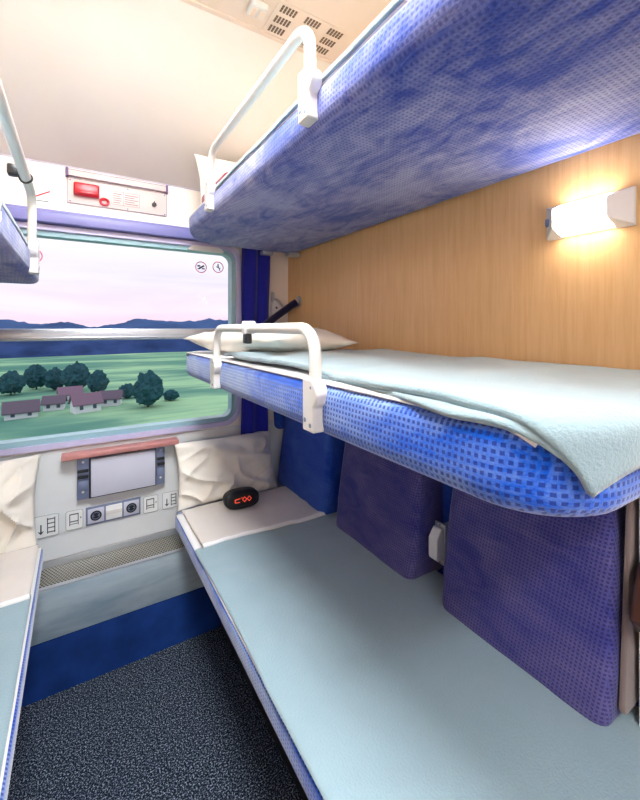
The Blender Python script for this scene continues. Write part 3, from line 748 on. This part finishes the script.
# ------------------------------------------------------------------ digital clock on the bed
o = Vector((.625, 1.685, .572)); t = thing('digital_clock', 'black oval clock with red digits on the sheet before the pillow', 'clock', o)
Rz = Matrix.Translation(o + Vector((0, 0, .0))) @ Matrix.Rotation(D(-3), 4, 'Y')
out = []
for k in range(40):
    a = 2 * PI * k / 40; ca, sa = math.cos(a), math.sin(a)
    out.append((.080 * math.copysign(abs(ca) ** .72, ca), .040 + .038 * math.copysign(abs(sa) ** .72, sa)))
vs, fs = slab(out, 0, .050, .010, .014, lambda a, c, hh: (a, .025 - hh + (c - .04) * .25, c))
MB().add(vs, fs).build('case', M['dark'], t)
def onface(a, c, q): return (a, -.0252 - q + (c - .04) * .25, c)
MB().prism(rrect(-.034, .058, .022, .062, .008, 4), .0008, onface).build('display', M['black'], t)
k = MB()
def seg(a0, c0, a1, c1, w=.0015):
    a0 -= .008; a1 -= .008
    d = Vector((a1 - a0, c1 - c0)).normalized(); n = Vector((-d.y, d.x)) * w
    k.prism([(a0 + n.x, c0 + n.y), (a0 - n.x, c0 - n.y), (a1 - n.x, c1 - n.y), (a1 + n.x, c1 + n.y)], .0008, lambda a, c, q: onface(a, c, .0009 + q))
seg(-.030, .034, -.008, .034); seg(-.030, .046, -.006, .048); seg(-.030, .034, -.030, .046, .0018); seg(-.002, .050, .004, .050)
for cx in (.014, .036):
    seg(cx - .010, .043, cx, .053); seg(cx, .053, cx + .010, .043); seg(cx + .010, .043, cx, .033); seg(cx, .033, cx - .010, .043)
k.build('digits', M['ledred'], t)
t.rotation_euler = (0, D(3), 0)

# ------------------------------------------------------------------ countryside outside
def field_mat():
    m, nt, b = new_mat('meadow'); v = coords(nt, 'Object', (.006, .02, 1))
    f = noise_fac(nt, v, 1.0, 4, .5, .3); g = noise_fac(nt, coords(nt, 'Object', (.02, .12, 1)), 1, 3)
    ff = math_(nt, 'ADD', math_(nt, 'MULTIPLY', f, .7), math_(nt, 'MULTIPLY', g, .3))
    nt.links.new(ramp(nt, ff, [(.36, srgb(88, 138, 126)), (.46, srgb(118, 164, 142)), (.56, srgb(164, 206, 164)), (.68, srgb(134, 184, 154))]), b.inputs['Base Color'])
    b.inputs['Roughness'].default_value = 1; b.inputs['Specular IOR Level'].default_value = 0; return m
M['field'] = field_mat()
M['forest'] = plain('haze_blue_forest', srgb(52, 72, 118), 1, var=.35, vs=.05, spec=0)  # blue of aerial haze mixed into the tree colour
M['farhill'] = plain('haze_blue_hill', srgb(74, 100, 146), 1, var=.25, vs=.006, spec=0)  # distance haze painted in as a blue tint
M['leaf'] = plain('tree_leaves', srgb(50, 88, 98), 1, var=.3, vs=.6, spec=0)
M['bark'] = plain('tree_bark', srgb(70, 60, 60), 1)
M['housewall'] = plain('white_render', srgb(226, 226, 236), .9)
M['roof'] = plain('brown_roof', srgb(104, 92, 110), .9)
M['roofred'] = plain('mauve_roof', srgb(128, 102, 124), .9)
M['housewin'] = plain('house_window', srgb(70, 80, 110), .4)
def gz(x, y):
    if y < 4: return -2.2
    a = min(1, (y - 4) / 100.0); z = -2.2 - 26 * (a ** .8)
    z += 2.5 * math.sin(x * .008 + 1) * a + 1.5 * nz(x * .01, y * .01) * a
    if y > 260: z += (y - 260) * .022
    return z
def terrain(name, x0, x1, ys, nx, fn, mat):
    vs = [(x0 + (x1 - x0) * i / nx, y, fn(x0 + (x1 - x0) * i / nx, y)) for y in ys for i in range(nx + 1)]
    fs = [[j * (nx + 1) + i, j * (nx + 1) + i + 1, (j + 1) * (nx + 1) + i + 1, (j + 1) * (nx + 1) + i] for j in range(len(ys) - 1) for i in range(nx)]
    return MB().add(vs, fs).build(name, mat, uvs=False)
ys = [2.6, 4, 8, 14, 22, 32, 45, 60, 80] + list(range(100, 700, 20))
tag(terrain('meadow_ground', -500, 800, ys, 60, gz, M['field']), kind='structure')
def fz(x, y):
    k = math.sin(PI * min(1, max(0, (y - 400) / 300.0))); return gz(x, y) - 2 + (16 + 9 * nz(x * .012, y * .02, 4) + 3 * nz(x * .07, y * .07, 1)) * min(1, k * 2.4)
tag(terrain('forest', -500, 800, list(range(400, 702, 6)), 260, fz, M['forest']), 'dark forest behind the meadow, tinted haze blue', 'forest', kind='stuff')
def hz_(x, y):
    k = math.sin(PI * min(1, max(0, (y - 1000) / 1200.0)))
    e = 24 + 30 * nz(x * .0052, 3.3, 1) + 22 * nz(x * .013, .5, 8) + 8 * nz(x * .05, y * .02, 2)
    return -60 + (60 + max(4, e)) * k
tag(terrain('hills', -1400, 2600, list(range(1000, 2240, 40)), 260, hz_, M['farhill']), kind='structure')

def crown_mesh(r, hgt, seed):
    bm = bmesh.new(); bmesh.ops.create_icosphere(bm, subdivisions=5, radius=1)
    for v in bm.verts:
        d = v.co.normalized(); k = 1 + .28 * nz(d.x * 2 + seed, d.y * 2, d.z * 2) + .16 * nz(d.x * 5 + seed, d.y * 5, d.z * 5) + .10 * nz(d.x * 11, d.y * 11 + seed, d.z * 11) + .05 * nz(d.x * 27, d.y * 27 + seed, d.z * 27)
        w = 1 if d.z < .1 else 1 - .25 * d.z
        v.co = Vector((d.x * r * k * w, d.y * r * k * w, d.z * hgt / 2 * k + hgt / 2))
    return bm
def tree(x, y, hgt, r, seed, label):
    z = gz(x, y); t = thing('tree', label, 'tree', (x, y, z - .3), 'trees on the meadow')
    MB().bm(crown_mesh(r, hgt * .88, seed), mat=Matrix.Translation((0, 0, hgt * .12))).build('crown', M['leaf'], t, uvs=False)
    MB().cyl((0, 0, 0), (0, 0, hgt * .5), r * .09, 8, r1=r * .04).build('trunk', M['bark'], t, uvs=False)
from math import sin as _s, cos as _c
def ground(u, v):
    """point of the meadow seen towards direction (u,v) of the photo - used once to survey the village"""
    f = 390; yaw = math.atan2(242, 390); X = _s(yaw) * f + _c(yaw) * (u - 320); Y = _c(yaw) * f - _s(yaw) * (u - 320); Z = 328 - v
    y = 5.0
    while y < 390:
        k = y / Y
        if 1.38 + Z * k <= gz(X * k, y): return X * k, y
        y += .5
    return X * 390 / Y, 390
for u, v, hp, wp, lab in [(149, 408, 38, 15, 'tall dark tree right of the white house on the meadow'), (128, 399, 16, 9, 'low round tree between the white house and the tall tree'),
                          (76, 392, 28, 12, 'broad tree behind the houses'), (98, 394, 24, 9, 'rounded tree behind the white house'), (55, 391, 22, 8, 'tree behind the gap between the two groups of houses'),
                          (36, 390, 24, 9, 'tree behind the left houses'), (10, 396, 22, 10, 'tree at the far left of the meadow'), (172, 401, 12, 8, 'small bush like tree right of the tall tree')]:
    x, y = ground(u, v); s_ = y / 450.0
    tree(x, y + 2, hp * s_, wp * s_, u * .37, lab)
def house(x, y, w, d, hw, hr, rot, roof, label):
    t = thing('house', label, 'house', (x, y, gz(x, y) - .4), 'houses on the meadow'); t.rotation_euler = (0, 0, rot)
    MB().box(-w / 2, w / 2, -d / 2, d / 2, 0, hw).prism([(-d / 2, hw), (d / 2, hw), (0, hw + hr * .92)], w, lambda a, c, q: (-w / 2 + q, a, c)).build('wall', M['housewall'], t, uvs=False)
    MB().prism([(-d / 2 - .6, hw - .3), (0, hw + hr), (d / 2 + .6, hw - .3), (d / 2 + .6, hw + .05), (0, hw + hr + .35), (-d / 2 - .6, hw + .05)], w + 1.2, lambda a, c, q: (-w / 2 - .6 + q, a, c)).build('roof', roof, t, uvs=False)
    n = max(2, int(w / 3.2))
    for k in range(n):
        cx = -w / 2 + (k + .5) * w / n
        MB().box(cx - .5, cx + .5, -d / 2 - .06, -d / 2 + .02, hw * .45, hw * .45 + 1.3).build('window', M['housewin'], t, uvs=False)
for (u, v, w, dd, hw, hr, rot, rf, lab) in [(86, 413, 7.5, 5, 3.0, 2.8, .25, 'roofred', 'white house with mauve roof in the middle of the meadow'), (112, 406, 6, 5, 2.8, 2.2, -.2, 'roof', 'small white house right of the mauve roofed one'),
                                       (20, 419, 8, 5, 2.2, 2.8, .1, 'roof', 'wide house with dark roof at the left of the meadow'), (54, 411, 5.5, 4.5, 2.6, 2.0, -.1, 'roof', 'low house between the dark roofed one and the mauve roofed one'),
                                       (70, 400, 7, 5, 2.4, 2.4, .1, 'roofred', 'house set back behind the low house, mauve roof')]:
    x, y = ground(u, v); house(x, y + 3, w, dd, hw, hr, rot, M[rf], lab)

# ------------------------------------------------------------------ sky
w = bpy.data.worlds.new('World'); SC.world = w; w.use_nodes = True; nt = w.node_tree; bg = nt.nodes['Background']
tc = N(nt, 'ShaderNodeTexCoord'); sx = N(nt, 'ShaderNodeSeparateXYZ'); nt.links.new(tc.outputs['Generated'], sx.inputs[0])
mp = N(nt, 'ShaderNodeMapping'); mp.inputs['Scale'].default_value = (1.2, 1.2, 9); nt.links.new(tc.outputs['Generated'], mp.inputs[0])
cl = noise_fac(nt, mp.outputs[0], 1.6, 5, .55, .4)
grad = ramp(nt, sx.outputs[2], [(.0, srgb(250, 218, 232)), (.05, srgb(244, 220, 238)), (.11, srgb(230, 222, 244)), (.19, srgb(253, 248, 253)), (1.0, srgb(240, 244, 252))])
c = mix(nt, math_(nt, 'MULTIPLY', ramp(nt, cl, [(.40, (0, 0, 0, 1)), (.62, (1, 1, 1, 1))]), .8), grad, srgb(252, 244, 246))
nt.links.new(c, bg.inputs['Color']); bg.inputs['Strength'].default_value = .80

# ------------------------------------------------------------------ camera
cam = bpy.data.cameras.new('camera'); co = bpy.data.objects.new('camera', cam); link(co)
cam.sensor_fit = 'HORIZONTAL'; cam.sensor_width = 36; cam.lens = 36 * 390 / 640; cam.shift_y = -72 / 640; cam.clip_start = .02; cam.clip_end = 6000
co.location = (0, 0, 1.38); co.rotation_euler = (PI / 2, 0, -math.atan2(242, 390)); SC.camera = co
SC.view_settings.view_transform = 'Standard'; SC.view_settings.look = 'None'; SC.view_settings.exposure = .55; SC.view_settings.gamma = 1
SC.view_settings.use_curve_mapping = False
